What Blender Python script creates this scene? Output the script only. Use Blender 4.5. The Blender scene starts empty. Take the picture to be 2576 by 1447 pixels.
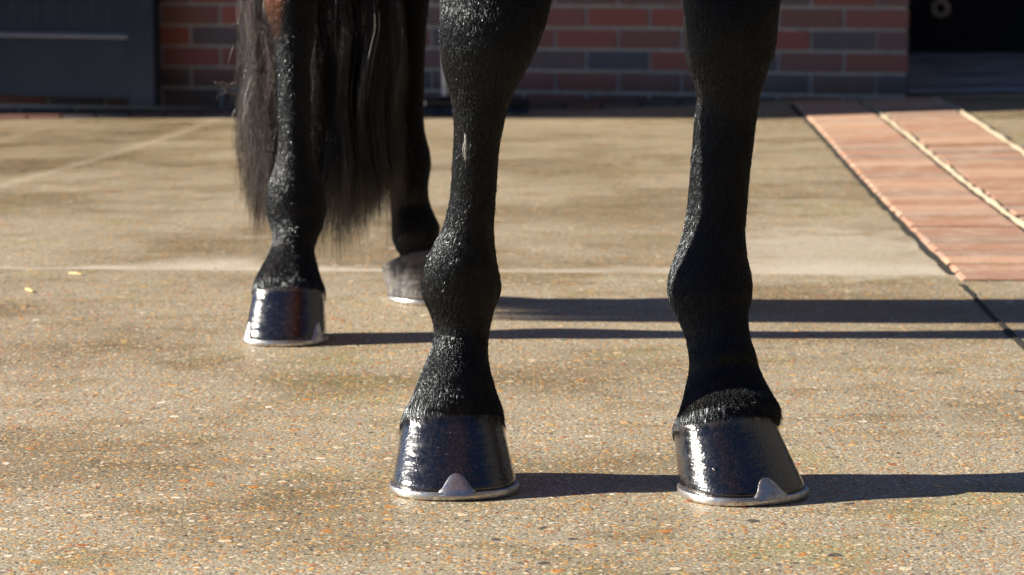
import bpy, bmesh, math, random
import numpy as np
from mathutils.bvhtree import BVHTree
from mathutils import Vector, Matrix

random.seed(7)
rng = np.random.default_rng(11)
R = math.radians
scene = bpy.context.scene
col = scene.collection
PI = math.pi

# ------------------------------------------------------------------ camera, sky, sun, exposure
CAM_H = 0.548
PITCH = R(6.78)
FPX = 7155.0            # focal length in units of a 2576 px wide frame
cd = bpy.data.cameras.new('camera')
cam = bpy.data.objects.new('camera', cd)
col.objects.link(cam)
cam.location = (0, 0, CAM_H)
cam.rotation_euler = (PI / 2 - PITCH, 0, 0)
cd.sensor_width = 36
cd.lens = FPX / 2576 * 36
cd.clip_start = 0.05
cd.clip_end = 500
cd.dof.use_dof = True
cd.dof.focus_distance = 2.86
cd.dof.aperture_fstop = 13.0
scene.camera = cam

SUN_EL, SUN_AZ = R(25.5), R(3.0)     # azimuth: turned from -X towards +Y
world = bpy.data.worlds.new('World')
scene.world = world
world.use_nodes = True
wn, wl = world.node_tree.nodes, world.node_tree.links
sky = wn.new('ShaderNodeTexSky')
sky.sky_type = 'NISHITA'
sky.sun_disc = False
sky.sun_elevation = SUN_EL
sky.sun_rotation = R(270) + SUN_AZ
sky.air_density = 0.85
sky.dust_density = 0.2
sky.ozone_density = 8.0
bg = wn['Background']
bg.inputs['Strength'].default_value = 0.05
wl.new(sky.outputs[0], bg.inputs[0])

sd = bpy.data.lights.new('sun', 'SUN')
sun = bpy.data.objects.new('sun', sd)
col.objects.link(sun)
sd.energy = 5.0
sd.angle = R(0.53)
sd.color = (1.0, 0.915, 0.775)
to_sun = Vector((-math.cos(SUN_EL) * math.cos(SUN_AZ), math.cos(SUN_EL) * math.sin(SUN_AZ), math.sin(SUN_EL)))
sun.rotation_euler = to_sun.to_track_quat('Z', 'Y').to_euler()
sun.location = (-6, 3, 4)

scene.view_settings.view_transform = 'Standard'
scene.view_settings.look = 'None'
scene.view_settings.gamma = 1
scene.view_settings.exposure = 1.32
scene.render.engine = 'CYCLES'

# ------------------------------------------------------------------ survey helpers (photo measurements -> metres)
CP, SP = math.cos(PITCH), math.sin(PITCH)
def ray(px, py):
    rx, ru = (px - 1288) / FPX, (723.5 - py) / FPX
    return Vector((rx, ru * SP + CP, ru * CP - SP))
def atY(px, py, Y):
    d = ray(px, py); t = Y / d.y
    return Vector((d.x * t, Y, CAM_H + d.z * t))
def ground_at(px, py, z=0.0):
    d = ray(px, py); t = (z - CAM_H) / d.z
    return Vector((d.x * t, d.y * t, z))
def sm(a, b, x):
    t = min(1, max(0, (x - a) / (b - a))); return t * t * (3 - 2 * t)
def gz(x, y):           # the yard rises gently to the right along the building
    return 0.034 * max(-2.5, min(2.0, x)) * sm(5.5, 9.4, y)

# ------------------------------------------------------------------ object helpers
def tag(o, label=None, cat=None, group=None, kind=None):
    if label: o['label'] = label
    if cat: o['category'] = cat
    if group: o['group'] = group
    if kind: o['kind'] = kind
    return o
def empty(name, loc, parent=None):
    o = bpy.data.objects.new(name, None); col.objects.link(o)
    o.location = loc; o.empty_display_size = 0.1
    if parent: o.parent = parent
    return o
def link(name, me, mats, parent=None, smooth=False):
    o = bpy.data.objects.new(name, me); col.objects.link(o)
    for m in (mats if isinstance(mats, (list, tuple)) else [mats]): me.materials.append(m)
    if parent: o.parent = parent
    if smooth:
        me.polygons.foreach_set('use_smooth', [True] * len(me.polygons))
    return o
def wpos(o):            # world offset of a parent chain (all parents are unrotated)
    v = Vector((0, 0, 0))
    while o: v += o.location; o = o.parent
    return v
def obj(name, bm, mats, parent=None, smooth=False):
    if parent:
        bmesh.ops.translate(bm, verts=bm.verts, vec=-wpos(parent))
    me = bpy.data.meshes.new(name); bm.to_mesh(me); bm.free()
    return link(name, me, mats, parent, smooth)
def from_arrays(name, V, F, mats, parent=None, smooth=True):
    me = bpy.data.meshes.new(name)
    if parent:
        V = np.asarray(V) - np.array(wpos(parent))
    me.from_pydata([tuple(v) for v in V], [], F); me.update()
    return link(name, me, mats, parent, smooth)
def box(bm, x0, x1, y0, y1, z0, z1, M=None, bev=0.0, mi=0):
    vs = [bm.verts.new((x, y, z)) for z in (z0, z1) for x, y in ((x0, y0), (x1, y0), (x1, y1), (x0, y1))]
    fs = [bm.faces.new([vs[i] for i in q]) for q in ((3, 2, 1, 0), (4, 5, 6, 7), (0, 1, 5, 4), (1, 2, 6, 5), (2, 3, 7, 6), (3, 0, 4, 7))]
    for f in fs: f.material_index = mi
    if bev:
        es = list({e for f in fs for e in f.edges})
        r = bmesh.ops.bevel(bm, geom=es, offset=bev, segments=1, affect='EDGES')
        vs = list({v for f in r['faces'] for v in f.verts} | {v for v in vs if v.is_valid})
    if M is not None:
        bmesh.ops.transform(bm, matrix=M, verts=vs)
    return vs
def cyl(bm, p0, p1, r0, r1=None, n=16):
    r1 = r0 if r1 is None else r1
    p0, p1 = Vector(p0), Vector(p1)
    M = Matrix.Translation((p0 + p1) / 2) @ (p1 - p0).to_track_quat('Z', 'Y').to_matrix().to_4x4()
    bmesh.ops.create_cone(bm, cap_ends=True, segments=n, radius1=r0, radius2=r1, depth=(p1 - p0).length, matrix=M)

# ------------------------------------------------------------------ node helpers
class NT:
    def __init__(s, name):
        s.m = bpy.data.materials.new(name); s.m.use_nodes = True
        s.t = s.m.node_tree; s.n = s.t.nodes; s.l = s.t.links
        s.p = s.n['Principled BSDF']
    def put(s, sock, v):
        if isinstance(v, bpy.types.NodeSocket): s.l.new(v, sock)
        elif v is not None:
            if sock.type == 'RGBA' and not hasattr(v, '__len__'): v = (v, v, v, 1)
            elif sock.type == 'RGBA' and len(v) == 3: v = (*v, 1)
            sock.default_value = v
    def set(s, **k):
        for a, v in k.items(): s.put(s.p.inputs[a.replace('_', ' ')], v)
        return s
    def coord(s, kind='Object'):
        return s.n.new('ShaderNodeTexCoord').outputs[kind]
    def mapp(s, vec, scale=(1, 1, 1), loc=(0, 0, 0), rot=(0, 0, 0)):
        m = s.n.new('ShaderNodeMapping'); s.put(m.inputs[0], vec)
        m.inputs['Scale'].default_value = scale; m.inputs['Location'].default_value = loc; m.inputs['Rotation'].default_value = rot
        return m.outputs[0]
    def noise(s, vec, scale, detail=3, rough=0.5, dist=0, out=0):
        m = s.n.new('ShaderNodeTexNoise'); s.put(m.inputs['Vector'], vec)
        m.inputs['Scale'].default_value = scale; m.inputs['Detail'].default_value = detail
        m.inputs['Roughness'].default_value = rough; m.inputs['Distortion'].default_value = dist
        return m.outputs[out]
    def voro(s, vec, scale, rnd=1.0):
        m = s.n.new('ShaderNodeTexVoronoi'); s.put(m.inputs['Vector'], vec)
        m.inputs['Scale'].default_value = scale; m.inputs['Randomness'].default_value = rnd
        return m.outputs['Distance'], m.outputs['Color']
    def math(s, op, a, b=None, c=None, clamp=False):
        m = s.n.new('ShaderNodeMath'); m.operation = op; m.use_clamp = clamp
        s.put(m.inputs[0], a); s.put(m.inputs[1], b)
        if c is not None: s.put(m.inputs[2], c)
        return m.outputs[0]
    def rng(s, v, a, b, c=0, d=1, smooth=True):
        m = s.n.new('ShaderNodeMapRange'); m.interpolation_type = 'SMOOTHSTEP' if smooth else 'LINEAR'
        s.put(m.inputs[0], v)
        for i, q in enumerate((a, b, c, d)): s.put(m.inputs[i + 1], q)
        return m.outputs[0]
    def ramp(s, v, stops, interp='LINEAR'):
        m = s.n.new('ShaderNodeValToRGB'); s.put(m.inputs[0], v); cr = m.color_ramp; cr.interpolation = interp
        while len(cr.elements) < len(stops): cr.elements.new(0.5)
        for e, (p, c) in zip(cr.elements, stops): e.position = p; e.color = (*c, 1)
        return m.outputs[0]
    def mix(s, f, a, b, mode='MIX'):
        m = s.n.new('ShaderNodeMix'); m.data_type = 'RGBA'; m.blend_type = mode
        s.put(m.inputs[0], f); s.put(m.inputs[6], a); s.put(m.inputs[7], b)
        return m.outputs[2]
    def sep(s, v):
        m = s.n.new('ShaderNodeSeparateXYZ'); s.put(m.inputs[0], v); return m.outputs
    def sepc(s, v):
        m = s.n.new('ShaderNodeSeparateColor'); s.put(m.inputs[0], v); return m.outputs
    def vadd(s, a, b, k):
        m = s.n.new('ShaderNodeVectorMath'); m.operation = 'MULTIPLY_ADD'
        s.put(m.inputs[0], b); m.inputs[1].default_value = (k, k, k); s.put(m.inputs[2], a)
        return m.outputs[0]
    def attr(s, name):
        m = s.n.new('ShaderNodeAttribute'); m.attribute_name = name; return m.outputs
    def bump(s, h, dist, strength=1.0, normal=None):
        m = s.n.new('ShaderNodeBump'); s.put(m.inputs['Height'], h)
        m.inputs['Distance'].default_value = dist; m.inputs['Strength'].default_value = strength
        if normal: s.put(m.inputs['Normal'], normal)
        s.l.new(m.outputs[0], s.p.inputs['Normal']); return m.outputs[0]

# ------------------------------------------------------------------ concrete yard
def concrete_material():
    t = NT('exposed_aggregate_concrete')
    P = t.coord('Object')
    xyz = t.sep(P)
    wob = t.noise(P, 90, 2, out=1)
    Pw = t.vadd(P, wob, 0.006)
    big = t.noise(P, 1.3, 4, 0.6)
    mid = t.noise(t.mapp(P, (1, 1.6, 1)), 6.0, 4, 0.6)
    fine = t.noise(P, 300, 3, 0.75)
    fine2 = t.noise(P, 130, 3, 0.6)
    base = t.ramp(fine, [(0.36, (0.085, 0.070, 0.045)), (0.5, (0.345, 0.310, 0.232)), (0.63, (0.74, 0.70, 0.55))])
    base = t.mix(t.rng(fine2, 0.35, 0.65), base, t.mix(0.5, base, (0.25, 0.19, 0.115)), 'MIX')
    gry = t.noise(t.mapp(P, (1, 1, 1), (11, 4, 0)), 0.9, 4, 0.65)
    base = t.mix(t.rng(gry, 0.40, 0.60, 0, 0.75), base, t.mix(1.0, base, (0.96, 0.96, 0.97), "MULTIPLY"))
    # damp and stained patches, mossy tint
    base = t.mix(t.rng(big, 0.47, 0.60, 0, 0.7), base, t.mix(1.0, base, (0.60, 0.545, 0.43), 'MULTIPLY'))
    base = t.mix(t.rng(mid, 0.52, 0.64, 0, 0.6), base, t.mix(1.0, base, (0.66, 0.60, 0.46), 'MULTIPLY'))
    moss = t.noise(t.mapp(P, loc=(3, 7, 0)), 3.1, 3, 0.6)
    base = t.mix(t.rng(moss, 0.56, 0.68, 0, 0.45), base, t.mix(1.0, base, (0.82, 0.86, 0.45), 'MULTIPLY'))
    h = t.math('MULTIPLY', fine, 0.35)
    # stones, three sizes
    def stones(colr, h, scale, prob, rad, seed, wv=Pw, amt=1.0):
        d, c = t.voro(t.mapp(wv, (1, 0.85, 1), loc=(seed, seed * 2.3, 0)), scale)
        rgb = t.sepc(c)
        on = t.math('LESS_THAN', rgb[0], prob)
        r = t.math('MULTIPLY', t.math('ADD', rgb[2], 0.45), rad)
        m = t.rng(t.math('SUBTRACT', r, d), 0.0, 0.06)
        m = t.math('MULTIPLY', t.math('MULTIPLY', m, on), amt)
        sc = t.ramp(rgb[1], [(0.0, (0.52, 0.20, 0.035)), (0.16, (0.42, 0.22, 0.06)), (0.30, (0.70, 0.41, 0.12)), (0.44, (0.34, 0.10, 0.03)),
                             (0.50, (0.70, 0.58, 0.40)), (0.64, (0.82, 0.74, 0.60)), (0.68, (0.34, 0.27, 0.15)), (0.82, (0.065, 0.058, 0.05)), (0.93, (0.55, 0.32, 0.10))], 'CONSTANT')
        sc = t.mix(t.rng(fine2, 0.3, 0.7, 0, 0.35), sc, (0.30, 0.24, 0.17))
        return t.mix(m, colr, sc), t.math('MULTIPLY_ADD', m, 0.5, h), m
    colr, h, m1 = stones(base, h, 260, 0.55, 0.44, 2.0)
    colr, h, m2 = stones(colr, h, 130, 0.42, 0.42, 5.0)
    colr, h, m3 = stones(colr, h, 68, 0.24, 0.36, 9.0)
    # pale slurry bands where the slabs meet, and a pale crust by the pavers
    x, y = xyz[0], xyz[1]
    def line(x0, y0, k, w0, w1, vertical):
        if vertical: d = t.math('SUBTRACT', x, t.math('MULTIPLY_ADD', t.math('SUBTRACT', y, y0), k, x0))
        else: d = t.math('SUBTRACT', y, t.math('MULTIPLY_ADD', t.math('SUBTRACT', x, x0), k, y0))
        return d
    wobl = t.noise(P, 9, 4, 0.6)
    dj = line(0, 4.835, -0.056, 0, 0, False)          # cross joint
    jn = t.noise(t.mapp(P, (1, 0.2, 1)), 2.2, 3, 0.5)
    wj = t.rng(jn, 0.35, 0.7, 0.03, 0.34)
    a = t.rng(dj, -0.012, 0.0)
    b = t.rng(t.math('DIVIDE', dj, wj), 0.25, 1.1, 1, 0)
    band = t.math('MULTIPLY', t.math('MULTIPLY', a, b), t.rng(wobl, 0.25, 0.6, 0.45, 0.95))
    left = t.rng(x, 1.1, 1.35, 1, 0)
    band = t.math('MULTIPLY', band, left)
    colr = t.mix(t.math('MULTIPLY', band, 0.9), colr, (0.56, 0.49, 0.39))
    slit = t.math('MULTIPLY', t.rng(t.math('ABSOLUTE', t.math('ADD', dj, 0.006)), 0.002, 0.008, 1, 0), t.rng(x, -0.72, -0.5, 1, 0))
    slit2 = t.math('MULTIPLY', slit, t.rng(wobl, 0.35, 0.5))
    colr = t.mix(t.math('MULTIPLY', slit2, 0.8), colr, (0.05, 0.05, 0.035))
    for (x0, y0, k, w, am) in ((-1.213, 6.74, 0.0625, 0.022, 0.55), (-1.66, 8.6, 0.07, 0.02, 0.5)):
        d1 = t.math('ABSOLUTE', t.math('ADD', line(x0, y0, k, 0, 0, True), t.math('MULTIPLY', t.math('SUBTRACT', wobl, 0.5), 0.02)))
        f1 = t.math('MULTIPLY', t.rng(d1, w * 0.5, w, 1, 0), am)
        colr = t.mix(f1, colr, (0.52, 0.44, 0.33))
    dark_slab = t.rng(line(-1.24, 6.74, 0.0625, 0, 0, True), -0.05, 0.0, 1, 0)
    dark_slab = t.math('MULTIPLY', dark_slab, t.rng(y, 6.0, 7.2))
    colr = t.mix(t.math('MULTIPLY', dark_slab, 0.45), colr, t.mix(1.0, colr, (0.62, 0.56, 0.48), 'MULTIPLY'))
    dx = t.math('DIVIDE', t.math('SUBTRACT', x, 0.62), 0.26); dy = t.math('DIVIDE', t.math('SUBTRACT', y, 5.15), 0.42)
    rr = t.math('ADD', t.math('MULTIPLY', dx, dx), t.math('MULTIPLY', dy, dy))
    crust = t.math('MULTIPLY', t.rng(t.math('ADD', rr, t.math('MULTIPLY', t.math('SUBTRACT', wobl, 0.5), 5.0)), 0.3, 1.4, 1, 0), 0.5)
    colr = t.mix(crust, colr, (0.56, 0.50, 0.40))
    # far, wetter concrete is smoother and browner
    far = t.rng(y, 5.0, 7.5)
    wet = t.math('MULTIPLY', far, t.rng(mid, 0.35, 0.6, 0.3, 0.9))
    colr = t.mix(t.math('MULTIPLY', wet, 0.35), colr, t.mix(1.0, colr, (0.80, 0.72, 0.56), 'MULTIPLY'))
    rough = t.rng(big, 0.35, 0.65, 0.58, 0.36)
    rough = t.math('SUBTRACT', rough, t.math('MULTIPLY', wet, 0.16))
    t.set(Base_Color=colr, Roughness=rough, Specular_IOR_Level=0.45)
    t.bump(t.math('ADD', h, t.math('MULTIPLY', mid, 0.8)), 0.0022, 0.9)
    return t.m
M_CONC = concrete_material()

def axis(fine0, fine1, step, lim):
    a = list(np.arange(fine0, fine1 + 1e-6, step)); s = step
    lo, hi = [], []; v = fine0
    while v > -lim: s *= 1.5; v -= s; lo.append(v)
    s = step; v = fine1
    while v < lim: s *= 1.5; v += s; hi.append(v)
    return lo[::-1] + a + hi
xs, ys = axis(-3.2, 3.2, 0.2, 120), axis(-1.0, 12, 0.2, 120)
V = [(x, y, gz(x, y)) for y in ys for x in xs]
nx = len(xs)
F = [(j * nx + i, j * nx + i + 1, (j + 1) * nx + i + 1, (j + 1) * nx + i) for j in range(len(ys) - 1) for i in range(nx - 1)]
g = from_arrays('ground', V, F, M_CONC)
tag(g, 'worn tan concrete yard with orange and white gravel showing', None, kind='structure')

# ------------------------------------------------------------------ brick paving strip on the right
def paver_material():
    t = NT('clay_paver')
    P = t.coord('Object'); tone = t.attr('tone')[2]
    n1 = t.noise(P, 14, 4, 0.65); n2 = t.noise(P, 160, 3, 0.7)
    c = t.ramp(tone, [(0.0, (0.34, 0.175, 0.105)), (0.3, (0.52, 0.31, 0.20)), (0.55, (0.40, 0.205, 0.13)), (0.8, (0.30, 0.20, 0.15)), (1.0, (0.56, 0.35, 0.235))])
    c = t.mix(t.rng(n1, 0.42, 0.7, 0, 0.6), c, (0.52, 0.40, 0.30))
    c = t.mix(t.rng(n2, 0.45, 0.75, 0, 0.5), c, (0.24, 0.12, 0.085))
    t.set(Base_Color=c, Roughness=0.7)
    t.bump(t.math('ADD', n2, n1), 0.002, 0.8)
    return t.m
def mortar_material(name, c0, c1, amp=0.003):
    t = NT(name); P = t.coord('Object')
    n = t.noise(P, 60, 4, 0.7); n3 = t.noise(P, 9, 3, 0.6)
    c = t.mix(t.rng(n, 0.3, 0.7), c0, c1)
    c = t.mix(t.rng(n3, 0.5, 0.7, 0, 0.4), c, tuple(k * 0.6 for k in c0))
    t.set(Base_Color=c, Roughness=0.85); t.bump(n, amp, 0.9)
    return t.m
M_PAVER = paver_material()
M_JOINT = mortar_material('pale_joint_mortar', (0.30, 0.24, 0.16), (0.50, 0.41, 0.29))
M_SOIL = mortar_material('joint_dirt', (0.012, 0.012, 0.008), (0.03, 0.026, 0.018))

def L1(y): return 0.732 + 0.040 * (y - 4.5)
def L2(y): return L1(y) + 0.236 
def L3(y): return L2(y) + 0.236 + 0.004 * (y - 5)
bm = bmesh.new(); tl = bm.loops.layers.float_color.new('tone')
def paver(bm, x0, x1, y0, y1, h0=0.0035):
    tx = random.uniform(0, 1); hh = h0 + random.uniform(-0.0014, 0.0018)
    k = 0.007
    lo = [(x0(y0), y0), (x1(y0), y0), (x1(y1), y1), (x0(y1), y1)]
    cx = sum(p[0] for p in lo) / 4; cy = (y0 + y1) / 2
    j = [(random.uniform(-.0015, .0015), random.uniform(-.001, .001)) for _ in range(4)]
    lo = [(p[0] + q[0], p[1] + q[1]) for p, q in zip(lo, j)]
    hi = [(p[0] + (cx - p[0]) / abs(cx - p[0]) * k, p[1] + (cy - p[1]) / abs(cy - p[1]) * k) for p in lo]
    a = [bm.verts.new((p[0], p[1], gz(*p) - 0.03)) for p in lo]
    b = [bm.verts.new((p[0], p[1], gz(*p) + hh)) for p in lo]
    c = [bm.verts.new((p[0], p[1], gz(*p) + hh + 0.003)) for p in hi]
    fs = [bm.faces.new(c)]
    for u, v in ((a, b), (b, c)):
        for i in range(4): fs.append(bm.faces.new((u[i], u[(i + 1) % 4], v[(i + 1) % 4], v[i])))
    for f in fs:
        for l in f.loops: l[tl] = (tx, tx, tx, 1)
y = 4.70
while y < 9.62:
    d = 0.1 + random.uniform(-0.003, 0.003)
    sh = random.uniform(-0.02, 0.02)
    paver(bm, lambda q: L1(q) + 0.010, lambda q: L2(q) - 0.011, y, y + d)
    if y > 4.85: paver(bm, lambda q: L2(q) + 0.011, lambda q: L3(q) - 0.010, y + sh, y + d + sh)
    y += d + 0.012
tag(obj('brick_paving', bm, M_PAVER), 'two column strip of pink brick pavers set in the concrete', None, kind='structure')
# bedding + joint mortar between and beside the pavers
def ribbon(bm, f0, f1, y0, y1, z0, hump, step=0.045, wob=0.0026):
    prev = None; y = y0
    while y <= y1:
        w0, w1 = random.uniform(-wob, wob), random.uniform(-wob, wob)
        a, b = f0(y) + w0, f1(y) + w1; zz = gz(a, y) + z0
        hh = hump * random.uniform(0.5, 1.15)
        cur = [bm.verts.new((a, y, zz - 0.004)), bm.verts.new((a * 0.8 + b * 0.2, y, zz + hh)), bm.verts.new((a * 0.2 + b * 0.8, y, zz + hh)), bm.verts.new((b, y, zz - 0.004))]
        if prev:
            for i in range(3): bm.faces.new((prev[i], prev[i + 1], cur[i + 1], cur[i]))
        prev = cur; y += step
bm = bmesh.new()
ribbon(bm, lambda q: L2(q) - 0.0025, lambda q: L2(q) + 0.0135, 4.71, 9.5, 0.0, 0.0095)
ribbon(bm, lambda q: L3(q) - 0.007, lambda q: L3(q) + 0.014, 4.86, 9.6, 0.0, 0.0085)
tag(obj('paving_mortar', bm, M_JOINT, smooth=True), 'cream mortar beads along the brick paving', None, kind='structure')
bm = bmesh.new()
def strip(bm, f0, f1, y0, y1, z0, step=0.04, wob=0.002):
    prev = None; y = y0
    while y <= y1:
        a, b = f0(y) + random.uniform(-wob, wob), f1(y) + random.uniform(-wob, wob)
        cur = [bm.verts.new((a, y, gz(a, y) + z0)), bm.verts.new((b, y, gz(b, y) + z0))]
        if prev: bm.faces.new((prev[0], prev[1], cur[1], cur[0]))
        prev = cur; y += step
strip(bm, lambda q: L1(q) - 0.008, lambda q: L1(q) + 0.008, 4.79, 9.5, 0.002, 0.06, 0.0035)
strip(bm, lambda q: L1(q) + 0.012, lambda q: L3(q) - 0.008, 4.73, 9.62, 0.0015, 0.2, 0.0)
strip(bm, lambda q: L1(q) - 0.004, lambda q: L1(q) + 0.005, 2.0, 4.66, 0.002)
tag(obj('paving_gap', bm, M_SOIL), 'dark open joint between the concrete slabs and the paving', None, kind='structure')

# ------------------------------------------------------------------ stable building
WK = -0.246
def wallY(x): return 10.03 + WK * x
yaw = math.atan(WK)
corner = ground_at(2263, 240, 0.05); cx_ = 1.345; cy_ = wallY(cx_)
ux = Vector((math.cos(yaw), math.sin(yaw), 0)); un = Vector((math.sin(yaw), -math.cos(yaw), 0))   # along wall, out of wall
bld = empty('stable_building', (0, 10.03, 0))
tag(bld, 'brick stable building in deep shade behind the horse, with a dark plank door', 'building')
WM = Matrix(((ux.x, -un.x, 0, cx_), (ux.y, -un.y, 0, cy_), (0, 0, 1, 0), (0, 0, 0, 1)))   # local: x along wall (0 = corner, negative left), y into wall, z up

def brick_material():
    t = NT('stock_brick'); P = t.coord('Object'); a = t.attr('tone'); tone = t.sepc(a[0])
    n1 = t.noise(P, 9, 3, 0.6); n2 = t.noise(P, 120, 3, 0.7)
    c = t.ramp(tone[0], [(0.0, (0.40, 0.115, 0.075)), (0.15, (0.27, 0.12, 0.09)), (0.38, (0.19, 0.13, 0.11)), (0.6, (0.12, 0.11, 0.125)), (0.8, (0.22, 0.125, 0.10)), (1.0, (0.40, 0.12, 0.08))])
    edge = t.math('ADD', tone[1], t.math('MULTIPLY', t.math('SUBTRACT', n1, 0.5), 0.5))
    c = t.mix(t.rng(edge, 0.62, 0.95, 0, 0.85), c, (0.36, 0.09, 0.06))
    c = t.mix(t.rng(n2, 0.45, 0.8, 0, 0.5), c, (0.10, 0.07, 0.06))
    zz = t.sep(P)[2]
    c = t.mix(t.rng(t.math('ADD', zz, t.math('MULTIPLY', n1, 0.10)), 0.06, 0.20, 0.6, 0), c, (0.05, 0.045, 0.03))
    t.set(Base_Color=c, Roughness=0.8); t.bump(n2, 0.003, 0.8)
    return t.m
M_BRICK = brick_material()
M_MORT = mortar_material('wall_mortar', (0.38, 0.345, 0.30), (0.54, 0.50, 0.43))

bm = bmesh.new(); tl = bm.loops.layers.float_color.new('tone')
zj0 = 0.052
def wall_brick(u0, u1, z0, z1, dep=0.045, y0=0.0):
    tone = random.random(); pro = random.uniform(-0.0015, 0.0015)
    n = 4
    us = [u0, u0 + 0.03, u1 - 0.03, u1] if u1 - u0 > 0.15 else [u0, u0 + 0.02, u1 - 0.02, u1]
    redl, redr = random.random() ** 0.8, random.random() ** 0.8
    ed = [redl, 0.1, 0.1, redr]
    rows = []
    for z in (z0, z1):
        rows.append([bm.verts.new((u, y0 + pro, z)) for u in us])
    back = [bm.verts.new((u, y0 + dep, z)) for u, z in ((u0, z0), (u1, z0), (u1, z1), (u0, z1))]
    def face(vs, e):
        f = bm.faces.new(vs)
        for l, q in zip(f.loops, e): l[tl] = (tone, q, 0, 1)
    for i in range(3):
        face((rows[0][i], rows[0][i + 1], rows[1][i + 1], rows[1][i]), (ed[i], ed[i + 1], ed[i + 1], ed[i]))
    face((rows[1][0], rows[1][1], rows[1][2], rows[1][3], back[2], back[3]), (.4,) * 6)
    face((rows[0][3], rows[0][2], rows[0][1], rows[0][0], back[0], back[1]), (.4,) * 6)
    face((rows[0][3], back[1], back[2], rows[1][3]), (.6,) * 4)
    face((back[0], rows[0][0], rows[1][0], back[3]), (.6,) * 4)
for r in range(-3, 31):
    z0 = zj0 + r * 0.075 + 0.005; z1 = z0 + 0.0625
    u = 0.0
    if r % 2 == 0: wall_brick(-0.1025, 0.0, z0, z1); u = -0.1125
    while u > -9.2:
        wall_brick(u - 0.2125, u, z0, z1); u -= 0.225
mb = len(bm.faces)
box(bm, -9.2, -0.006, 0.007, 0.05, -0.35, 2.40, mi=1)
box(bm, -9.2, -0.08, 0.0501, 0.14, -0.35, 2.40, mi=1)
bmesh.ops.transform(bm, matrix=WM, verts=bm.verts)
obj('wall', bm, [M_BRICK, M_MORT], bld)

# brick-on-edge row at the foot of the wall
bm = bmesh.new(); tl = bm.loops.layers.float_color.new('tone')
u = -0.62
while u > -6.0:
    tx = random.random()
    vs = box(bm, u - 0.122, u, -0.235, -0.012, -0.30, 0)
    for v in vs:
        w = WM @ v.co
        v.co = Vector((w.x, w.y, (gz(w.x, w.y) + 0.014 + random.uniform(-.001, .001)) if v.co.z > -0.1 else -0.3))
    for f in {f for v in vs for f in v.link_faces}:
        for l in f.loops: l[tl] = (tx, tx, tx, 1)
    u -= 0.132
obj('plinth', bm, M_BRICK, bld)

# roof: unseen canopy, its eave outline shaped to throw the shade along the wall
def simple(name, c, rough=0.7, metal=0.0, nscale=20, amt=0.25, bump=0.001):
    t = NT(name); P = t.coord('Object'); n = t.noise(P, nscale, 4, 0.6)
    t.set(Base_Color=t.mix(t.rng(n, 0.3, 0.7), c, tuple(k * (1 - amt) for k in c)), Roughness=rough, Metallic=metal)
    t.bump(n, bump, 0.6); return t.m
M_SLATE = simple('dark_slate', (0.06, 0.06, 0.065), 0.6)
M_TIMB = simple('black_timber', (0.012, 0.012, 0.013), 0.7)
bm = bmesh.new()
EAVE = 2.02
eave = [(-10.9, 12.71), (-7.0, 10.6), (-4.2, 9.08), (-3.2, 9.10), (1.6, 8.5), (2.6, 13.4), (-10.9, 17.0)]
lo_ = [bm.verts.new((x, y, 2.42)) for x, y in eave]; hi_ = [bm.verts.new((x, y, 2.50)) for x, y in eave]
bm.faces.new(lo_[::-1]); bm.faces.new(hi_)
for i in range(len(eave)): bm.faces.new((lo_[i], lo_[(i + 1) % 7], hi_[(i + 1) % 7], hi_[i]))
obj('roof', bm, M_SLATE, bld)

# unseen dark wings added to cut skylight; the right one inferred from hoof reflections
bm = bmesh.new()
box(bm, 4.6, 5.0, -9.0, 12.0, -0.3, 5.6)
box(bm, -5.0, 4.599, -7.0, -6.6, -0.3, 5.2)
obj('sky_blocker_wings', bm, M_TIMB, bld)

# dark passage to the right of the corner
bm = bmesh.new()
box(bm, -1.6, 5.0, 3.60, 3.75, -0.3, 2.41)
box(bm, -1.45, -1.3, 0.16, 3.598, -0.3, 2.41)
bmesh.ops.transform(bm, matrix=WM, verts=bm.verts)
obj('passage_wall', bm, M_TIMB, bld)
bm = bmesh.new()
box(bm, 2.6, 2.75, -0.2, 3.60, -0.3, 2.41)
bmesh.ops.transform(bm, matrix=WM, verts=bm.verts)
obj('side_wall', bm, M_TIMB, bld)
t = NT('worn_passage_floor'); P = t.coord('Object'); n = t.noise(P, 3, 4, 0.6)
t.set(Base_Color=t.mix(t.rng(n, .35, .65), (0.34, 0.35, 0.40), (0.50, 0.51, 0.56)), Roughness=t.rng(n, .35, .65, 0.22, 0.42)); t.bump(n, 0.004, 0.4)
bm = bmesh.new()
nu, nv = 14, 18
gv = [[bm.verts.new(WM @ Vector((-1.3 + 3.9 * i / nu, 0.15 + 3.45 * j / nv, 0))) for i in range(nu + 1)] for j in range(nv + 1)]
for row in gv:
    for v in row: v.co.z = gz(v.co.x, v.co.y) + 0.006
for j in range(nv):
    for i in range(nu): bm.faces.new((gv[j][i], gv[j][i + 1], gv[j + 1][i + 1], gv[j + 1][i]))
tag(obj('floor', bm, t.m), 'smooth blue-grey floor inside the dark opening', None, kind='structure')

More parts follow.
